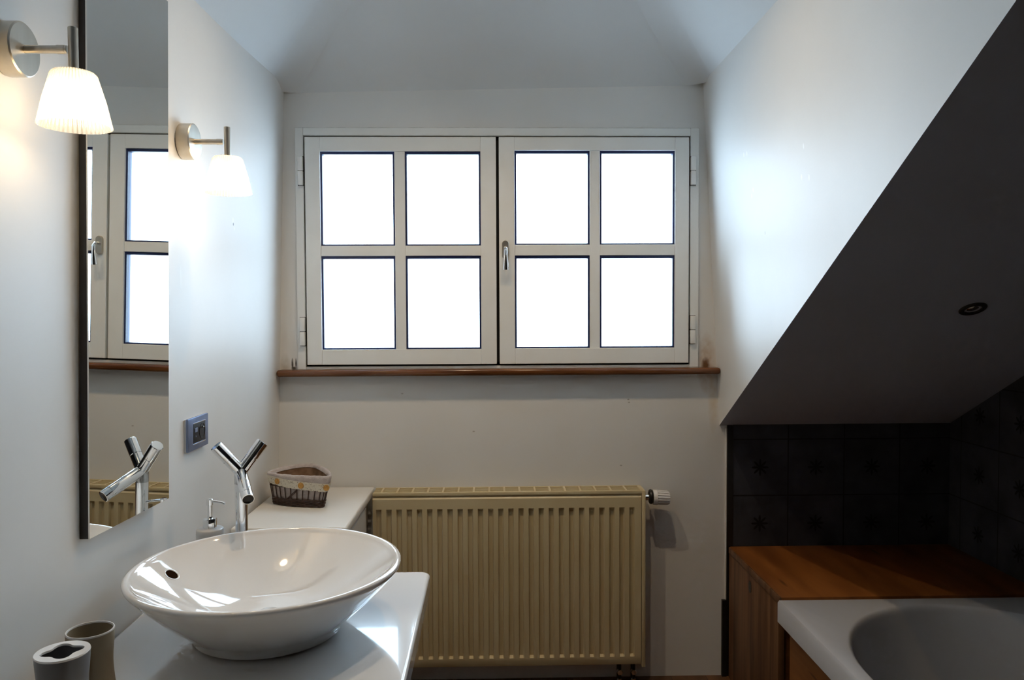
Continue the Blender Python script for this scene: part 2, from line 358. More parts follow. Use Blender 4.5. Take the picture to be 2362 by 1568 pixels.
def casement(x0, x1, cols, rows, hx):
    z0, z1 = iz0+.0065, iz1-.0065; yf_, yb_ = D-.020, D+.035
    b = new()
    xs = [x0, *[c for p in cols for c in p], x1]; zs = [z0, *[c for p in rows for c in p], z1]
    for i in range(0, len(xs)-1):
        for j in range(0, len(zs)-1):
            if i % 2 == 1 and j % 2 == 1: continue
    # stiles, rails, glazing bars
    box(b, x0, xs[1], yf_, yb_, z0, z1); box(b, xs[4], x1, yf_, yb_, z0, z1)
    box(b, xs[1], xs[4], yf_, yb_, z0, zs[1]); box(b, xs[1], xs[4], yf_, yb_, zs[4], z1)
    box(b, xs[2], xs[3], yf_+.003, yb_, zs[1], zs[4])
    box(b, xs[1], xs[2], yf_+.003, yb_, zs[2], zs[3]); box(b, xs[3], xs[4], yf_+.003, yb_, zs[2], zs[3])
    c = obj('casement', b, m_alu, win, 0, .0015)
    b = new(); g = .0062
    for (a0, a1) in cols:
        for (c0, c1) in rows:
            box(b, a0, a0+g, D-.012, D+.012, c0, c1); box(b, a1-g, a1, D-.012, D+.012, c0, c1)
            box(b, a0+g, a1-g, D-.012, D+.012, c0, c0+g*.8); box(b, a0+g, a1-g, D-.012, D+.012, c1-g*1.5, c1)
    obj('gasket', b, m_gasket, c, 0)
    b = new()
    for (a0, a1) in cols:
        for (c0, c1) in rows: 
            vs = [b.verts.new(p) for p in ((a0, D+.004, c0), (a1, D+.004, c0), (a1, D+.004, c1), (a0, D+.004, c1))]; b.faces.new(vs)
    obj('glass', b, m_glass, c, 0)
    for zz in (1.655, 1.124):
        b = new(); box(b, hx-.0085, hx+.0085, D-.026, D-.012, zz, zz+.046, .002); box(b, hx-.0085, hx+.0085, D-.026, D-.012, zz+.0475, zz+.0935, .002)
        obj('hinge', b, m_alu, c, 40)
        b = new(); box(b, hx-.010, hx+.010, D-.0145, D-.0115, zz-.0015, zz+.095); obj('hinge_plate', b, m_darkgap, c, 0)
    return c
casement(-.6215, .0095, [(-.572, -.327), (-.2925, -.042)], [(1.110, 1.421), (1.455, 1.766)], -.636)
cR = casement(.0190, .6545, [(.071, .322), (.356, .6075)], [(1.111, 1.421), (1.457, 1.769)], .6685)
b = new()   # oval rosette
lp = []
for y, k in ((D-.020, 1), (D-.028, 1), (D-.031, .86)):
    lp.append([(.040+.0118*k*math.cos(2*PI*i/40), y, 1.440+(.019 if math.sin(2*PI*i/40) > 0 else -.019)+.0118*k*math.sin(2*PI*i/40)) for i in range(40)])
loft(b, lp, cap1=True); hr = obj('window_handle', b, m_nickel, win, 40)
b = new()
pth = [((.040, D-.030, 1.447), .0055), ((.040, D-.048, 1.446), .006), ((.040, D-.056, 1.436), .0062), ((.040, D-.057, 1.415), .0068), ((.040, D-.054, 1.392), .0085), ((.040, D-.051, 1.373), .010)]
lp = []
for i, (p, r) in enumerate(pth):
    a = Vector(pth[max(i-1, 0)][0]); c = Vector(pth[min(i+1, len(pth)-1)][0]); dd = (c-a).normalized(); u = Vector((1, 0, 0)); w = u.cross(dd).normalized()
    lp.append([Vector(p)+u*(r*math.cos(2*PI*k/20))+w*(r*.62*math.sin(2*PI*k/20)) for k in range(20)])
loft(b, lp, cap0=True, cap1=True); obj('lever', b, m_chrome, hr, 50)
b = new(); box(b, lw(1.03)+.0005, ck(1.03)-.0005, D-.05, D+.005, 1.022, 1.0445, .009, 4); o = obj('window_sill', b, m_sill, win, 60)
b = new()  # thin cracked filler line round the frame
for (x0, x1, z0, z1) in ((-.6575, .6925, 1.8455, 1.8475), (-.657, -.655, 1.05, 1.8475), (.690, .692, 1.05, 1.8475)): box(b, x0, x1, D-.0012, D, z0, z1)
m_crack = mat('grimy_filler', (.3, .28, .25), .8); add_noise(m_crack, (.10, .09, .08), (.62, .60, .56), 22, lo=.42, hi=.55)
obj('filler_joint', b, m_crack, win, 0)

# ------------------------------------------------------------------ mirror
ma, mb_, mc = .695, -.0444, -.0177
mx_ = lambda y, z: -(ma+mb_*(y-1.48)+mc*(z-1.3))
MY0, MY1, MZ0, MZ1 = 1.354, 1.652, .838, 1.883
mir = thing('wall_mirror', 'tall rectangular mirror with black sides on the left wall', 'mirror', (mx_(MY0, MZ0), MY0, MZ0))
b = new(); prism(b, [(mx_(y, z), y, z) for y, z in ((MY0, MZ0), (MY1, MZ0), (MY1, MZ1), (MY0, MZ1))], (-.0025, 0, 0)); obj('mirror_glass', b, m_mirror, mir, 0)
b = new(); q = [(mx_(y, z)-.003, y, z) for y, z in ((MY0, MZ0), (MY1, MZ0), (MY1, MZ1), (MY0, MZ1))]
vs = [b.verts.new(p) for p in q]; ws = [b.verts.new((lw(p[2], p[1])+.0005, p[1], p[2])) for p in q]
b.faces.new(vs); b.faces.new(ws[::-1])
for i in range(4): b.faces.new((vs[i], ws[i], ws[(i+1) % 4], vs[(i+1) % 4]))
obj('backing_box', b, m_mframe, mir, 0)['label'] = 'black sides behind the glass'

# ------------------------------------------------------------------ wall lamps
def make_lamp(label):
    t = thing('wall_lamp', label, 'lamp', (0, 0, 0), 'ribbed glass wall lamps beside the mirror')
    b = new(); turn(b, [(.0405, .0015), (.0412, .003), (.0412, .029), (.039, .031), (.001, .031)], (0, 0, 0), (1, 0, 0), 48, True, False); obj('wall_plate', b, m_nickel, t, 40)
    b = new(); turn(b, [(.038, 0), (.038, .0015)], (0, 0, 0), (1, 0, 0), 40); obj('plate_gasket', b, m_darkgap, t, 40)
    b = new(); rod(b, (.029, 0, 0), (.095, 0, 0), .0062, 24); turn(b, [(.0068, 0), (.0068, .012)], (.080, 0, 0), (1, 0, 0), 24); obj('arm', b, m_nickel, t, 40)
    b = new(); rod(b, (.104, 0, .034), (.104, 0, -.04), .0072, 24, .0008); obj('stem', b, m_nickel, t, 40)
    b = new(); n = 192; loops = []
    prof = [(.0075, -.0335), (.020, -.0338), (.0285, -.0350), (.0325, -.039), (.0345, -.046), (.0440, -.079), (.0520, -.1155), (.0524, -.118)]
    inner = [(r-.0016, z-.0012 if z > -.05 else z) for r, z in prof[::-1]]
    for r, z in prof+inner:
        k = 0 if r < .02 else .0007
        loops.append([(.104+(r+k*math.cos(48*2*PI*i/n))*math.cos(2*PI*i/n), (r+k*math.cos(48*2*PI*i/n))*math.sin(2*PI*i/n), z) for i in range(n)])
    loft(b, loops); obj('lamp_shade', b, m_shade, t, 80)
    b = new(); lathe(b, [(.0001, -.093), (.008, -.091), (.0125, -.084), (.0135, -.076), (.010, -.064), (.007, -.055), (.007, -.045)], (.104, 0, 0), 24, cap1=True); obj('bulb', b, m_bulb, t, 60)
    b = new(); lathe(b, [(.0095, -.055), (.0095, -.0345)], (.104, 0, 0), 24, True, True); obj('bulb_socket', b, m_nickel, t, 40)
    ld = bpy.data.lights.new('bulb_light', 'POINT'); ld.energy = LAMP_W; ld.color = (1, .74, .44); ld.shadow_soft_size = .014
    lo = bpy.data.objects.new('bulb_light', ld); COL.objects.link(lo); lo.parent = t; lo.location = (.104, 0, -.101)
    return t
LAMP_W = .42; SPOT_W = 13.0
lampA = make_lamp('smaller-looking wall lamp with ribbed glass shade between mirror and window')
lampA.location = (lw(1.627, 1.81), 1.81, 1.627)
lampB = lampA.copy(); COL.objects.link(lampB); lampB.location = (lw(1.615, 1.15)-.0005, 1.15, 1.615); lampB.scale = (.94, .94, .94); lampB['label'] = 'larger-looking wall lamp in the foreground, overlapping the near mirror edge'
for ch in lampA.children:
    c = ch.copy(); COL.objects.link(c); c.parent = lampB

# ------------------------------------------------------------------ socket
sk = thing('power_socket', 'small silver-framed wall socket with black insert above the tap', 'socket', (lw(.945), 1.88, .945))
# plate built flat in (y, z), then set on the wall
sy0, sy1, sz0, sz1 = 1.815, 1.942, .905, .984
def on_wall(bm, off):
    for v_ in bm.verts: v_.co.x += lw(v_.co.z, v_.co.y)+off
    return bm
b = new(); box(b, .004, .0105, sy0, sy1, sz0, sz1, .002, 2); obj('cover_plate', on_wall(b, 0), m_silverplate, sk, 40)
b = new(); box(b, .0005, .004, sy0+.002, sy1-.002, sz0+.002, sz1-.002); obj('back_plate', on_wall(b, 0), m_white, sk, 0)
b = new(); box(b, .0085, .0115, sy0+.030, sy1-.022, sz0+.016, sz1-.015, .0012); ins = obj('socket_insert', on_wall(b, 0), m_blackp, sk, 40)
for z in (sz0+.0145, sz1-.0145):
    b = new(); box(b, .0102, .0122, sy0+.030, sy1-.022, z-.0008, z+.0008); obj('bright_edge', on_wall(b, 0), m_chrome, ins, 0)
b = new(); turn(b, [(.0185, 0), (.0185, .0012), (.0170, .0012), (.0165, -.002), (.0001, -.002)], (.0115, 1.898, .946), (1, 0, 0), 36, True, False)
obj('round_well', on_wall(b, 0), m_black, ins, 40)
b = new(); turn(b, [(.0024, 0), (.0024, .007), (.001, .008)], (.0095, 1.896, .955), (1, 0, 0), 12); obj('earth_pin', on_wall(b, 0), m_chrome, ins, 40)
b = new(); box(b, .0115, .0135, 1.850, 1.866, .948, .958, .0006); turn(b, [(.0018, 0), (.0018, .002)], (.0115, 1.857, .938), (1, 0, 0), 12); obj('switch_mark', on_wall(b, 0), m_silverplate, ins, 0)

# ------------------------------------------------------------------ vanity, worktop, storage cabinet
VX0, VX1, VY0, VY1, VZ = -.724, -.152, .98, 1.800, .621
b = new()
r = .022; pts = [(VX0, VY0), (VX1, VY0)]
pts += [(VX1-r+r*math.cos(a), VY1-r+r*math.sin(a)) for a in [i*PI/2/8 for i in range(9)]]
pts += [(VX0, VY1)]
prism(b, [(x, y, VZ-.048) for x, y in pts], (0, 0, .048))
for v_ in b.verts: v_.co.z += .017*(v_.co.y-1.62)   # the top rises very slightly towards the window
o = obj('worktop', b, m_white, None, 40, .007)
o['label'] = 'glossy white worktop carrying the round washbasin'; o['category'] = 'worktop'
vn = thing('vanity_cabinet', 'white vanity cabinet underneath the glossy worktop', 'cabinet', (-.45, 1.38, FZ))
b = new(); box(b, -.722, -.262, .99, 1.77, FZ+.08, VZ-.0600); box(b, -.71, -.31, 1.02, 1.74, FZ, FZ+.08); obj('body', b, m_cab, vn, 0)
for y0 in (.995, 1.383):
    b = new(); box(b, -.2615, -.244, y0+.003, y0+.382, FZ+.09, VZ-.0640, .002); dr = obj('door', b, m_cab, vn, 40)
    b = new(); turn(b, [(.006, 0), (.006, .012), (.012, .016), (.012, .022)], (-.244, y0+(.34 if y0 < 1 else .045), .36), (1, 0, 0), 20); obj('knob', b, m_chrome, dr, 40)
sc_ = thing('storage_cabinet', 'low white drawer cabinet in the corner under the basket', 'cabinet', (-.56, 2.33, FZ))
b = new(); box(b, -.720, -.404, 2.095, 2.588, .622, .648, .006, 3); obj('cabinet_top', b, m_cab, sc_, 40)
b = new(); box(b, -.722, -.428, 2.115, 2.585, FZ, .6215); obj('body', b, m_cab, sc_, 0)
for z0 in (.03, .225, .42):
    b = new(); box(b, -.4275, -.414, 2.125, 2.475, z0, z0+.185, .002); dr = obj('drawer', b, m_cab, sc_, 40)
    b = new(); turn(b, [(.005, 0), (.005, .01), (.011, .014), (.011, .019)], (-.414, 2.30, z0+.092), (1, 0, 0), 16); obj('knob', b, m_chrome, dr, 40)

# ------------------------------------------------------------------ washbasin
BX, BY, BR, BZ = -.439, 1.487, .2545, .750
wb = thing('washbasin', 'round white porcelain vessel basin with an overflow hole', 'basin', (BX, BY, VZ))
FR = .139; b = new()
out = [(FR-.012, VZ+.0005), (FR-.001, VZ+.0005), (FR, VZ+.004), (FR+.0035, VZ+.012)]
def outer_r(z):
    t = (z-(VZ+.012))/(BZ-.014-(VZ+.012)); return (FR+.0035)+(BR-.004-FR-.0035)*(t*.80+.20*math.sin(t*PI/2))
for i in range(1, 10): 
    z = VZ+.012+(BZ-.014-VZ-.012)*i/9; out.append((outer_r(z), z))
out += [(BR-.0008, BZ-.009), (BR, BZ-.005), (BR-.0015, BZ-.0015), (BR-.006, BZ), (BR-.0115, BZ-.0015), (BR-.015, BZ-.006)]
inz = []
def inner_r(z):
    t = (z-.650)/(BZ-.006-.650); t = max(t, 0); return .045+(BR-.015-.045)*(t**.62)
for i in range(19, -1, -1):
    z = .650+(BZ-.006-.650)*i/20; inz.append((inner_r(z), z))
out += inz+[(.03, .6485)]
loft(b, [[(BX+r*math.cos(2*PI*i/128), BY+r*math.sin(2*PI*i/128), z) for i in range(128)] for r, z in out], cap0=True, cap1=True)
obj('bowl', b, m_porc, wb, 60)
b = new(); lathe(b, [(.0001, .657), (.018, .656), (.022, .6535), (.022, .650)], (BX, BY, 0), 32); obj('drain', b, m_chrome, wb, 50)
# overflow hole on the wall side of the inner surface
d = Rt*(396-1181)/FPX - Up*(1325-784)/FPX + Fw; t = 1.2
while True:
    p = CP+d*t; rr = math.hypot(p.x-BX, p.y-BY)
    if p.z < BZ-.004 and rr >= inner_r(p.z): break
    t += .0005
    if t > 2.2: break
OV = p
e = .001; slope = (inner_r(p.z+e)-inner_r(p.z-e))/(2*e)
rad = Vector((p.x-BX, p.y-BY, 0)).normalized(); nrm = (-rad+Vector((0, 0, slope))).normalized()
b = new(); turn(b, [(.0160, -.002), (.0160, .0008), (.0148, .0014), (.0125, .0006), (.0120, -.001)], OV, nrm, 32, False, False); obj('overflow_ring', b, m_porc, wb, 50)
b = new(); turn(b, [(.0124, -.001), (.0124, .0004)], OV, nrm, 32); obj('overflow_hole', b, m_hole, wb, 40)

# ------------------------------------------------------------------ mixer tap
TX, TY = -.577, 1.757; J = Vector((TX, TY, .884))
tp = thing('mixer_tap', 'chrome Y-shaped mixer tap with two lever cylinders behind the basin', 'tap', (TX, TY, VZ))
b = new(); rod(b, (TX, TY, VZ), (TX, TY, .874), .0140, 36); turn(b, [(.0140, 0), (.0140, .03), (.0125, .0375), (.009, .043), (.001, .046)], (TX, TY, .845), (0, 0, 1), 36)
turn(b, [(.0165, 0), (.0165, .004), (.0145, .006)], (TX, TY, VZ), (0, 0, 1), 36)
A = Vector((-.6235, 1.7345, .934)); Bt = Vector((-.5345, 1.781, .9345)); J0 = J-Vector((0, 0, .012))
for T_ in (A, Bt): rod(b, J0, J0+(T_-J0)*.50, .0136, 36)
body = obj('tap_body', b, m_chrome, tp, 40)
for T_ in (A, Bt):
    dd = (T_-J0).normalized(); ln = (T_-J0).length
    b = new(); turn(b, [(.0122, 0), (.0122, .002), (.0140, .002), (.0141, ln*.5+.0), (.0130, ln*.5+.0012), (.0001, ln*.5+.0012)], J0+dd*ln*.5, dd, 36, True, False); obj('handle', b, m_chrome, tp, 40)
Sp = Vector((-.5355, 1.676, .828)); dd = (Sp-J0).normalized(); ln = (Sp-J0).length
b = new(); turn(b, [(.010, -.008), (.0136, 0), (.0136, ln-.018), (.0131, ln-.0175), (.0136, ln-.017), (.0136, ln), (.0118, ln+.0005), (.0115, ln-.006), (.0001, ln-.006)], J0, dd, 36, True, False); spo = obj('spout', b, m_chrome, tp, 40)
b = new(); turn(b, [(.0114, 0), (.0114, .003)], J0+dd*(ln-.006), dd, 28); obj('aerator', b, m_black, spo, 40)

# ------------------------------------------------------------------ soap dispenser
SX, SY = -.6405, 1.735
sd = thing('soap_dispenser', 'grey-white soap dispenser with chrome pump between wall and basin', 'soap dispenser', (SX, SY, VZ))
b = new(); lathe(b, [(.024, VZ), (.030, VZ+.003), (.0312, VZ+.02), (.0285, VZ+.07), (.0300, VZ+.118), (.0295, VZ+.126), (.027, VZ+.1285), (.012, VZ+.1292)], (SX, SY, 0), 48, True, True); obj('bottle', b, m_ceram, sd, 50)
b = new(); lathe(b, [(.0150, VZ+.129), (.0150, VZ+.149), (.0142, VZ+.1512), (.0065, VZ+.152), (.0058, VZ+.155), (.0054, VZ+.155), (.0054, VZ+.180), (.0072, VZ+.181), (.0072, VZ+.193), (.0052, VZ+.195)], (SX, SY, 0), 32, True, True)
pm = obj('pump', b, m_chrome, sd, 40)
b = new(); tube(b, [(SX, SY, VZ+.190), (SX+.014, SY-.004, VZ+.1895), (SX+.029, SY-.007, VZ+.188), (SX+.0365, SY-.009, VZ+.1855)], .0028, 12); obj('nozzle', b, m_chrome, pm, 60)

# ------------------------------------------------------------------ tumblers and dish
def hourglass(r0, rw, rb, h, n=14):
    o_ = []
    for i in range(n+1):
        t_ = i/n; z = h*t_
        if t_ < .6: r_ = rw+(rb-rw)*(.5+.5*math.cos(PI*t_/.6))
        else: r_ = rw+(r0-rw)*(.5-.5*math.cos(PI*(t_-.6)/.4))
        o_.append((r_, z))
    return o_
TH = .122
tu = thing('tumbler', 'open taupe ceramic tumbler with pale rim standing behind the toothbrush holder', 'tumbler', (-.634, 1.206, VZ-.0071))
pr = hourglass(.0345, .0315, .0365, TH); b = new()
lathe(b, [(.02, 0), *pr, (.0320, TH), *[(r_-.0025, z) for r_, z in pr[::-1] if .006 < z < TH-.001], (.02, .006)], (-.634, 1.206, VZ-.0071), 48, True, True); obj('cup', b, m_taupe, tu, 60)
b = new(); lathe(b, [(.0319, TH), (.0346, TH), (.0349, TH+.001), (.0340, TH+.0026), (.0328, TH+.0026), (.0319, TH+.001), (.0319, TH)], (-.634, 1.206, VZ-.0071), 48); obj('rim', b, m_ceram, tu, 60)['label'] = 'pale glazed rim'
th = thing('toothbrush_holder', 'dark grey toothbrush holder with a four-lobed opening in its white top', 'toothbrush holder', (-.635, 1.130, VZ-.0083))
pr = hourglass(.0365, .0335, .037, TH); b = new()
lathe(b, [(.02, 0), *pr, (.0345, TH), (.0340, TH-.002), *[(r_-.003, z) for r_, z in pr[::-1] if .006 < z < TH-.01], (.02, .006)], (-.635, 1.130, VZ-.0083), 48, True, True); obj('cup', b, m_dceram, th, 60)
b = new(); n = 96
lob = [.0240*(1+.17*math.cos(4*(2*PI*i/n))) for i in range(n)]
def ring(rr, z): return [(-.635+rr[i]*math.cos(2*PI*i/n+.5), 1.130+rr[i]*math.sin(2*PI*i/n+.5), VZ-.0083+z) for i in range(n)]
loft(b, [ring([.0365]*n, TH), ring([.0372]*n, TH+.0015), ring([.0365]*n, TH+.003), ring([l_+.0006 for l_ in lob], TH+.003), ring(lob, TH+.002), ring(lob, TH)])
obj('pierced_top', b, m_porc, th, 50)
sdh = thing('soap_dish', 'cream round dish rim just inside the bottom edge of the view', 'soap dish', (-.395, 1.150, VZ-.0070))
b = new(); lathe(b, [(.03, 0), (.040, .001), (.046, .012), (.0485, .038), (.047, .0395), (.0455, .038), (.043, .014), (.036, .006), (.001, .005)], (-.395, 1.150, VZ-.0070), 48, True, False); obj('dish', b, m_cceram, sdh, 60)

# ------------------------------------------------------------------ basket
KX, KY, KZ = -.592, 2.372, .648
bk = thing('basket', 'small dark wicker basket with linen liner, lace band and buttons', 'basket', (KX, KY, KZ))
rim_px = [(619, 1088), (640, 1079), (668, 1073), (700, 1069), (728, 1070), (750, 1079), (762, 1090), (760, 1097), (745, 1098), (715, 1097), (685, 1096), (655, 1094), (632, 1091)]
ctrl = [at(x, y, 2, KZ+.098) for x, y in rim_px]
def catmull(P, k=6):
    out_ = []; n_ = len(P)
    for i in range(n_):
        p0, p1, p2, p3 = P[i-1], P[i], P[(i+1) % n_], P[(i+2) % n_]
        for j in range(k):
            t_ = j/k; out_.append(.5*((2*p1)+(-p0+p2)*t_+(2*p0-5*p1+4*p2-p3)*t_*t_+(-p0+3*p1-3*p2+p3)*t_**3))
    return out_
top = catmull(ctrl); nb = len(top)
cx = sum((p.x for p in top))/nb; cy_ = sum((p.y for p in top))/nb
def bl(z, extra=0.):
    """basket outline at height z above the cabinet top (0 .. .098)"""
    t_ = z/.098; s = .80+.20*t_
    o_ = []
    for p in top:
        v_ = Vector((p.x-cx, p.y-cy_, 0)); 
        v_ = Vector((v_.x*s, v_.y*(.86+.14*t_), 0)); v_ += v_.normalized()*extra
        o_.append(Vector((cx-.004*(1-t_)+v_.x, cy_+.0*(1-t_)+v_.y, KZ+z)))
    return o_
def lump(i, a): return .45*a*math.sin(i*.9)+.3*a*math.sin(i*2.3+1)
xmin = min(p.x for p in top); xmax = max(p.x for p in top)
def tilt(lp, a=.017):
    """the fold of the cloth climbs towards the pointed left end"""
    return [p+Vector((0, 0, a*max(0, 1-(p.x-xmin)/(xmax-xmin))**1.4)) for p in lp]
b = new()
loops = [tilt(bl(.070, .004), .016), tilt([p+Vector((0, 0, lump(i, .0006))) for i, p in enumerate(bl(.076, .0052))], .012), tilt([p+Vector((0, 0, lump(i, .001))) for i, p in enumerate(bl(.088, .0058))], .004),
         [p+Vector((0, 0, lump(i, .0014))) for i, p in enumerate(bl(.0965, .0035))], [p+Vector((0, 0, lump(i, .0014))) for i, p in enumerate(bl(.0985, -.001))],
         [p+Vector((0, 0, lump(i, .0012))) for i, p in enumerate(bl(.0955, -.0065))], bl(.088, -.009), bl(.086, -.006), bl(.070, -.001)]
loft(b, loops+[loops[0]]); loft(b, [bl(.006, -.006), bl(.03, -.004), bl(.08, -.003)]); obj('liner', b, m_liner, bk, 70)
b = new()
loops = [bl(.0865, -.0075), [p+Vector((lump(i, .002), lump(i+3, .002), 0)) for i, p in enumerate(bl(.07, -.008))], [p+Vector((lump(i, .002), 0, 0)) for i, p in enumerate(bl(.03, -.008))], bl(.008, -.012)]
loft(b, loops, cap1=True); obj('inner_cloth', b, m_inner, bk, 70)
b = new()
loops = [tilt([p+Vector((0, 0, -.0022*abs(math.sin(i*.8)))) for i, p in enumerate(bl(.051, .0056))]), tilt(bl(.058, .0074)), tilt([p+Vector((0, 0, lump(i, .0006))) for i, p in enumerate(bl(.0745, .0074))]), tilt(bl(.0745, .006)), tilt(bl(.056, .0058)), tilt(bl(.052, .0048))]
loft(b, loops+[loops[0]]); obj('lace_band', b, m_lace, bk, 70)
mid_ = tilt(bl(.063, .0078))
for (bx_, by_) in ((641, 1108), (695, 1121), (752, 1122)):
    best = min((i for i in range(nb) if mid_[i].y < cy_+.01), key=lambda i: math.dist(proj(mid_[i]), (bx_, by_)))
    P0 = mid_[best]; tg = (mid_[(best+1) % nb]-mid_[best-1]).normalized(); nr = Vector((tg.y, -tg.x, 0))
    if nr.dot(Vector((P0.x-cx, P0.y-cy_, 0))) < 0: nr = -nr
    b = new(); turn(b, [(.0088, -.0015), (.0092, .0010), (.0086, .0025), (.0060, .0018), (.0001, .0016)], P0, nr, 24, True, False); obj('button', b, m_button, bk, 50)
b = new(); ns = 26
for k in range(ns):
    i = int(k*nb/ns); rod(b, bl(.004, .001)[i], bl(.066, .001)[i], .0017, 8)
rod(b, bl(.012, .002)[int(nb*.86)], bl(.052, .002)[int(nb*.78)], .0028, 8)
obj('stakes', b, m_wicker, bk, 60)
b = new()
for k, z in enumerate((.003, .0075, .012, .0165, .021)):
    tube(b, [p+Vector((0, 0, .0008*math.sin(i*1.3+k*PI)))+(p-Vector((cx, cy_, p.z))).normalized()*(.0014*math.sin(i*1.3+k*PI)) for i, p in enumerate(bl(z, .0012))], .0026, 8, True)
tube(b, bl(.060, .0012), .002, 8, True)
obj('woven_base', b, m_wicker, bk, 60)

# ------------------------------------------------------------------ radiator
RX0, RX1, RZ0, RZ1, RY = -.4005, .484, .058, .628, 2.518
rd = thing('radiator', 'ivory ribbed panel radiator below the window', 'radiator', (.04, 2.57, RZ0))
b = new(); P = .03335; nrib = 26
x_end = .470
xs = [(RX0, 0)]; x = x_end-nrib*P
cols_ = []
for k in range(nrib):
    a0 = x_end-(nrib-k)*P
    for dx, dep in ((.0, 0), (.0075, 0), (.0105, 1), (.0225, 1), (.0255, 0)): cols_.append((a0+dx, dep))
cols_ = [(RX0, 0)]+[c for c in cols_ if c[0] > RX0+.001]+[(x_end, 0), (RX1, 0)]
rows_ = [(RZ0, 0), (RZ0+.018, 0), (RZ0+.0285, 0), (RZ0+.0345, 1), (RZ1-.050, 1), (RZ1-.041, 0), (RZ1-.008, 0), (RZ1, 0)]
dep_ = .0105; V = []
for z, fz in rows_:
    row = []
    for x, fx in cols_:
        y = RY+dep_*fx*fz
        if z >= RZ1-1e-6 or z <= RZ0+1e-6: y += .006
        row.append(b.verts.new((x, y, z)))
    V.append(row)
for a, c in zip(V, V[1:]):
    for i in range(len(a)-1): b.faces.new((a[i], a[i+1], c[i+1], c[i]))
bk_ = [b.verts.new((x, RY+.022, z)) for x, z in ((RX0, RZ0), (RX1, RZ0), (RX1, RZ1), (RX0, RZ1))]; b.faces.new(bk_)
obj('front_panel', b, m_cream, rd, 20)
b = new(); box(b, RX0, RX1, 2.572, 2.585, RZ0, RZ1, .003); obj('rear_panel', b, m_cream, rd, 40)
b = new(); box(b, RX1+.002, RX1+.0145, RY-.002, 2.5975, RZ0-.008, RZ1+.0135, .003); obj('side_cover', b, m_cream, rd, 40)
b = new(); gz0, gz1 = RZ1+.006, RZ1+.0145
box(b, RX0, RX1+.012, RY, RY+.009, gz0-.004, gz1, .002); box(b, RX0, RX1+.012, 2.590, 2.5975, gz0, gz1, .002)
x = RX1+.002
while x > RX0+.01:
    box(b, x-.0035, x+.0035, RY+.008, 2.591, gz0, gz1, .001); x -= .0505
for y in (2.538, 2.549, 2.560, 2.571, 2.581): box(b, RX0, RX1, y-.0018, y+.0018, gz0-.004, gz1-.003)
obj('top_grille', b, m_cream, rd, 40)
b = new(); rod(b, (RX1+.014, 2.55, .612), (.521, 2.55, .612), .011, 20); tv = obj('thermostatic_valve', b, m_chrome, rd, 40)
for k in range(3):
    pass
b = new(); turn(b, [(.015, 0), (.023, .003), (.0250, .008), (.0225, .0125), (.014, .0125)], (.514, 2.55, .614), (1, 0, 0), 24); obj('collar', b, m_black, tv, 40)
b = new(); lp = []; n = 96
for r_, t_, k in ((.015, 0, 0), (.0250, .001, 0), (.0256, .014, 0), (.0248, .0155, 1), (.0238, .050, 1), (.0205, .056, .4), (.001, .056, 0)):
    lp.append([(.527+t_, 2.55+(r_-.0030*k*(1 if math.cos(16*2*PI*i/n) > .1 else 0))*math.cos(2*PI*i/n), .6125-t_*.06+(r_-.0030*k*(1 if math.cos(16*2*PI*i/n) > .1 else 0))*math.sin(2*PI*i/n)) for i in range(n)])
loft(b, lp, cap0=True); obj('dial', b, m_porc, tv, 30)
for x in (.415, .462):
    b = new(); rod(b, (x, 2.548, FZ), (x, 2.548, RZ0), .008, 16); pp = obj('pipe', b, m_black, rd, 40)
    b = new(); turn(b, [(.010, 0), (.010, .012), (.0085, .014)], (x, 2.540, .028), (0, -1, 0), 6); turn(b, [(.009, 0), (.009, .01)], (x, 2.540, -.004), (0, -1, 0), 12); obj('lockshield', b, m_chrome, pp, 30)
for x in (-.25, .33):
    b = new(); box(b, x-.012, x+.012, 2.584, 2.599, .12, .56); obj('wall_bracket', b, m_cream, rd, 0)

# ------------------------------------------------------------------ bathtub, ledge, panel
LX = .798
lg = thing('wooden_ledge', 'orange pine boxed ledge against the star tiles at the end of the bath', 'ledge', (1.1, 2.36, FZ))
b = new(); box(b, LX+.004, XRW-.002, 2.118, D-.008, .408, .430, .0025); obj('ledge_top', b, m_ledge, lg, 40)
b = new(); box(b, LX, LX+.018, 2.130, D-.014, FZ, .4075, .001); sp_ = obj('side_boards', b, m_boards, lg, 40)
b = new(); box(b, LX-.002, LX+.0038, 2.118, D-.014, .4085, .4295, .001); obj('edge_strip', b, m_boards, lg, 40)
b = new(); box(b, LX+.019, XRW-.003, 2.135, 2.150, FZ, .4075); obj('inner_board', b, m_panel, lg, 0)
hc = at(1730, 1353, 0, LX)
b = new(); loops = [[(LX-.0008, hc.y+.0125*math.cos(2*PI*i/28), hc.z+(.0035 if math.sin(2*PI*i/28) > 0 else -.0035)+.0155*math.sin(2*PI*i/28)) for i in range(28)], [(LX+.0005, hc.y+.0125*math.cos(2*PI*i/28), hc.z+(.0035 if math.sin(2*PI*i/28) > 0 else -.0035)+.0155*math.sin(2*PI*i/28)) for i in range(28)]]
loft(b, loops, cap0=True, cap1=True); obj('finger_hole', b, m_black, lg, 0)['label'] = 'dark oval finger hole'

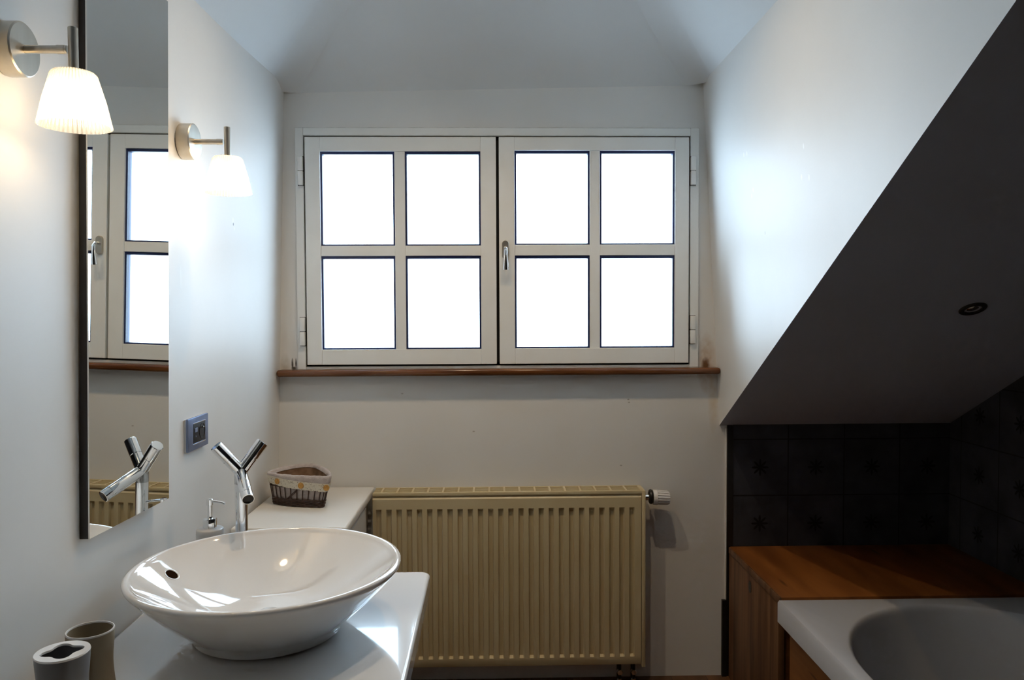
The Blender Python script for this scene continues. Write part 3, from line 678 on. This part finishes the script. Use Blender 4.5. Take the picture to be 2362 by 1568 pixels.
TBZ = .427; tx0, tx1, ty0, ty1 = .789, XRW-.004, .42, 2.112
tb = thing('bathtub', 'white bathtub with a rounded oval well under the dark sloping ceiling', 'bathtub', (1.17, 1.25, FZ))
b = new(); n = 96; cX, a_ = 1.183, .362; y1c, bb = 1.655, .412; y0c = .88
def well(k, z):
    """rounded oblong well outline: two half ellipses joined by evenly sampled straight sides"""
    A_, B_ = a_*k, bb*k; o_ = []
    for i in range(36): t_ = PI*i/36; o_.append((cX+A_*math.cos(t_), y1c+B_*math.sin(t_), z))
    for i in range(14): o_.append((cX-A_, y1c+(y0c-y1c)*i/14, z))
    for i in range(36): t_ = PI+PI*i/36; o_.append((cX+A_*math.cos(t_), y0c+B_*math.sin(t_), z))
    for i in range(14): o_.append((cX+A_, y0c+(y1c-y0c)*i/14, z))
    return o_
def rect(x0, x1, y0, y1, z):
    o_ = []; mx, my = (x0+x1)/2, (y0+y1)/2
    for (px_, py_, _) in well(1, 0):
        c_, s_ = (px_-mx)/((x1-x0)/2), (py_-my)/((y1-y0)/2); k = max(abs(c_), abs(s_))
        o_.append((mx+(px_-mx)/k, my+(py_-my)/k, z))
    for tx_, ty_ in ((x0, y0), (x0, y1), (x1, y0), (x1, y1)):      # keep the four corners square
        i = min(range(len(o_)), key=lambda j: math.hypot(o_[j][0]-tx_, o_[j][1]-ty_)); o_[i] = (tx_, ty_, z)
    return o_
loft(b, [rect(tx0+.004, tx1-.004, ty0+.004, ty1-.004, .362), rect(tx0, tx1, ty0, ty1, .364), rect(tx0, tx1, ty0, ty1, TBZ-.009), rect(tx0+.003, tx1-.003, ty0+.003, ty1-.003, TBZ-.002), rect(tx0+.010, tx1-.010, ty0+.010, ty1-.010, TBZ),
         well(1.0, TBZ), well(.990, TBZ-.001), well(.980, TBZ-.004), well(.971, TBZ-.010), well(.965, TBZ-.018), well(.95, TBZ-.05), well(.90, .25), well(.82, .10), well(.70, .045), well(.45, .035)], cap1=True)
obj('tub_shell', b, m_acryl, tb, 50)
b = new(); turn(b, [(.026, 0), (.026, .002), (.020, .003)], (cX, 1.0, .036), (0, 0, 1), 24); obj('drain', b, m_chrome, tb, 40)
bp_ = thing('bath_panel', 'brown pine panel closing the side of the bath', 'panel', (.82, 1.25, FZ))
b = new(); box(b, .812, .828, .44, 2.080, FZ, .3615); obj('board', b, m_panel, bp_, 0)
b = new(); box(b, .830, .850, 2.078, 2.112, FZ, .3615); obj('post', b, m_black, bp_, 0)

# ------------------------------------------------------------------ downlight in the slope
dc = Vector((1.171, 1.862, slz(1.862))); dn = Vector((0, -SL, -1)).normalized()
dl = thing('recessed_spotlight', 'black recessed spotlight, switched off, in the dark slope above the bath', 'spotlight', dc)
b = new(); turn(b, [(.0315, 0), (.0315, .0025), (.029, .0045), (.020, .0045), (.0185, -.004)], dc, dn, 40, True, False); obj('trim_ring', b, m_black, dl, 40)
b = new(); turn(b, [(.0185, -.004), (.013, .001), (.006, .0025), (.0001, .003)], dc, dn, 32, True, False); obj('lens', b, m_chrome, dl, 50)

# two more of the same recessed spotlights, lit, in the flat strip of the dormer ceiling above the frame
m_lit = mat('lit_halogen_lens', (1, .9, .75), .4); B(m_lit).inputs['Emission Color'].default_value = (1, .82, .55, 1); B(m_lit).inputs['Emission Strength'].default_value = 40
for k_, (x, y) in enumerate(((-.20, 1.84), (.20, 1.80))):
    c0 = Vector((x, y, zc)); sp2 = thing('recessed_spotlight', ('lit recessed spotlight in the dormer ceiling, the one nearer the mirror wall', 'lit recessed spotlight in the dormer ceiling, the one nearer the bath')[k_], 'spotlight', c0)
    b = new(); turn(b, [(.0315, 0), (.0315, .0025), (.029, .0045), (.020, .0045), (.0185, -.004)], c0, (0, 0, -1), 40, True, False); obj('trim_ring', b, m_black, sp2, 40)
    b = new(); turn(b, [(.0185, -.004), (.013, .001), (.006, .0025), (.0001, .003)], c0, (0, 0, -1), 32, True, False); obj('lens', b, m_lit, sp2, 50)
    ld = bpy.data.lights.new('halogen', 'SPOT'); ld.energy = SPOT_W; ld.color = (1, .76, .48); ld.spot_size = math.radians(120); ld.spot_blend = .9; ld.shadow_soft_size = .010
    lo = bpy.data.objects.new('halogen', ld); COL.objects.link(lo); lo.parent = sp2; lo.location = (0, 0, -.012)
# ------------------------------------------------------------------ light
w = bpy.data.worlds.new('overcast_sky'); S.world = w; w.use_nodes = True
bg = w.node_tree.nodes['Background']; bg.inputs[0].default_value = (.60, .80, 1.0, 1); bg.inputs[1].default_value = 7.6
S.view_settings.view_transform = 'Standard'; S.view_settings.look = 'None'; S.view_settings.gamma = 1; S.view_settings.use_curve_mapping = False
S.view_settings.exposure = 0.55
S.cycles.max_bounces = 8; S.cycles.diffuse_bounces = 4; S.cycles.use_adaptive_sampling = True; S.cycles.adaptive_threshold = .05; S.cycles.transparent_max_bounces = 16; S.cycles.use_denoising = True
S.cycles.sample_clamp_indirect = 6
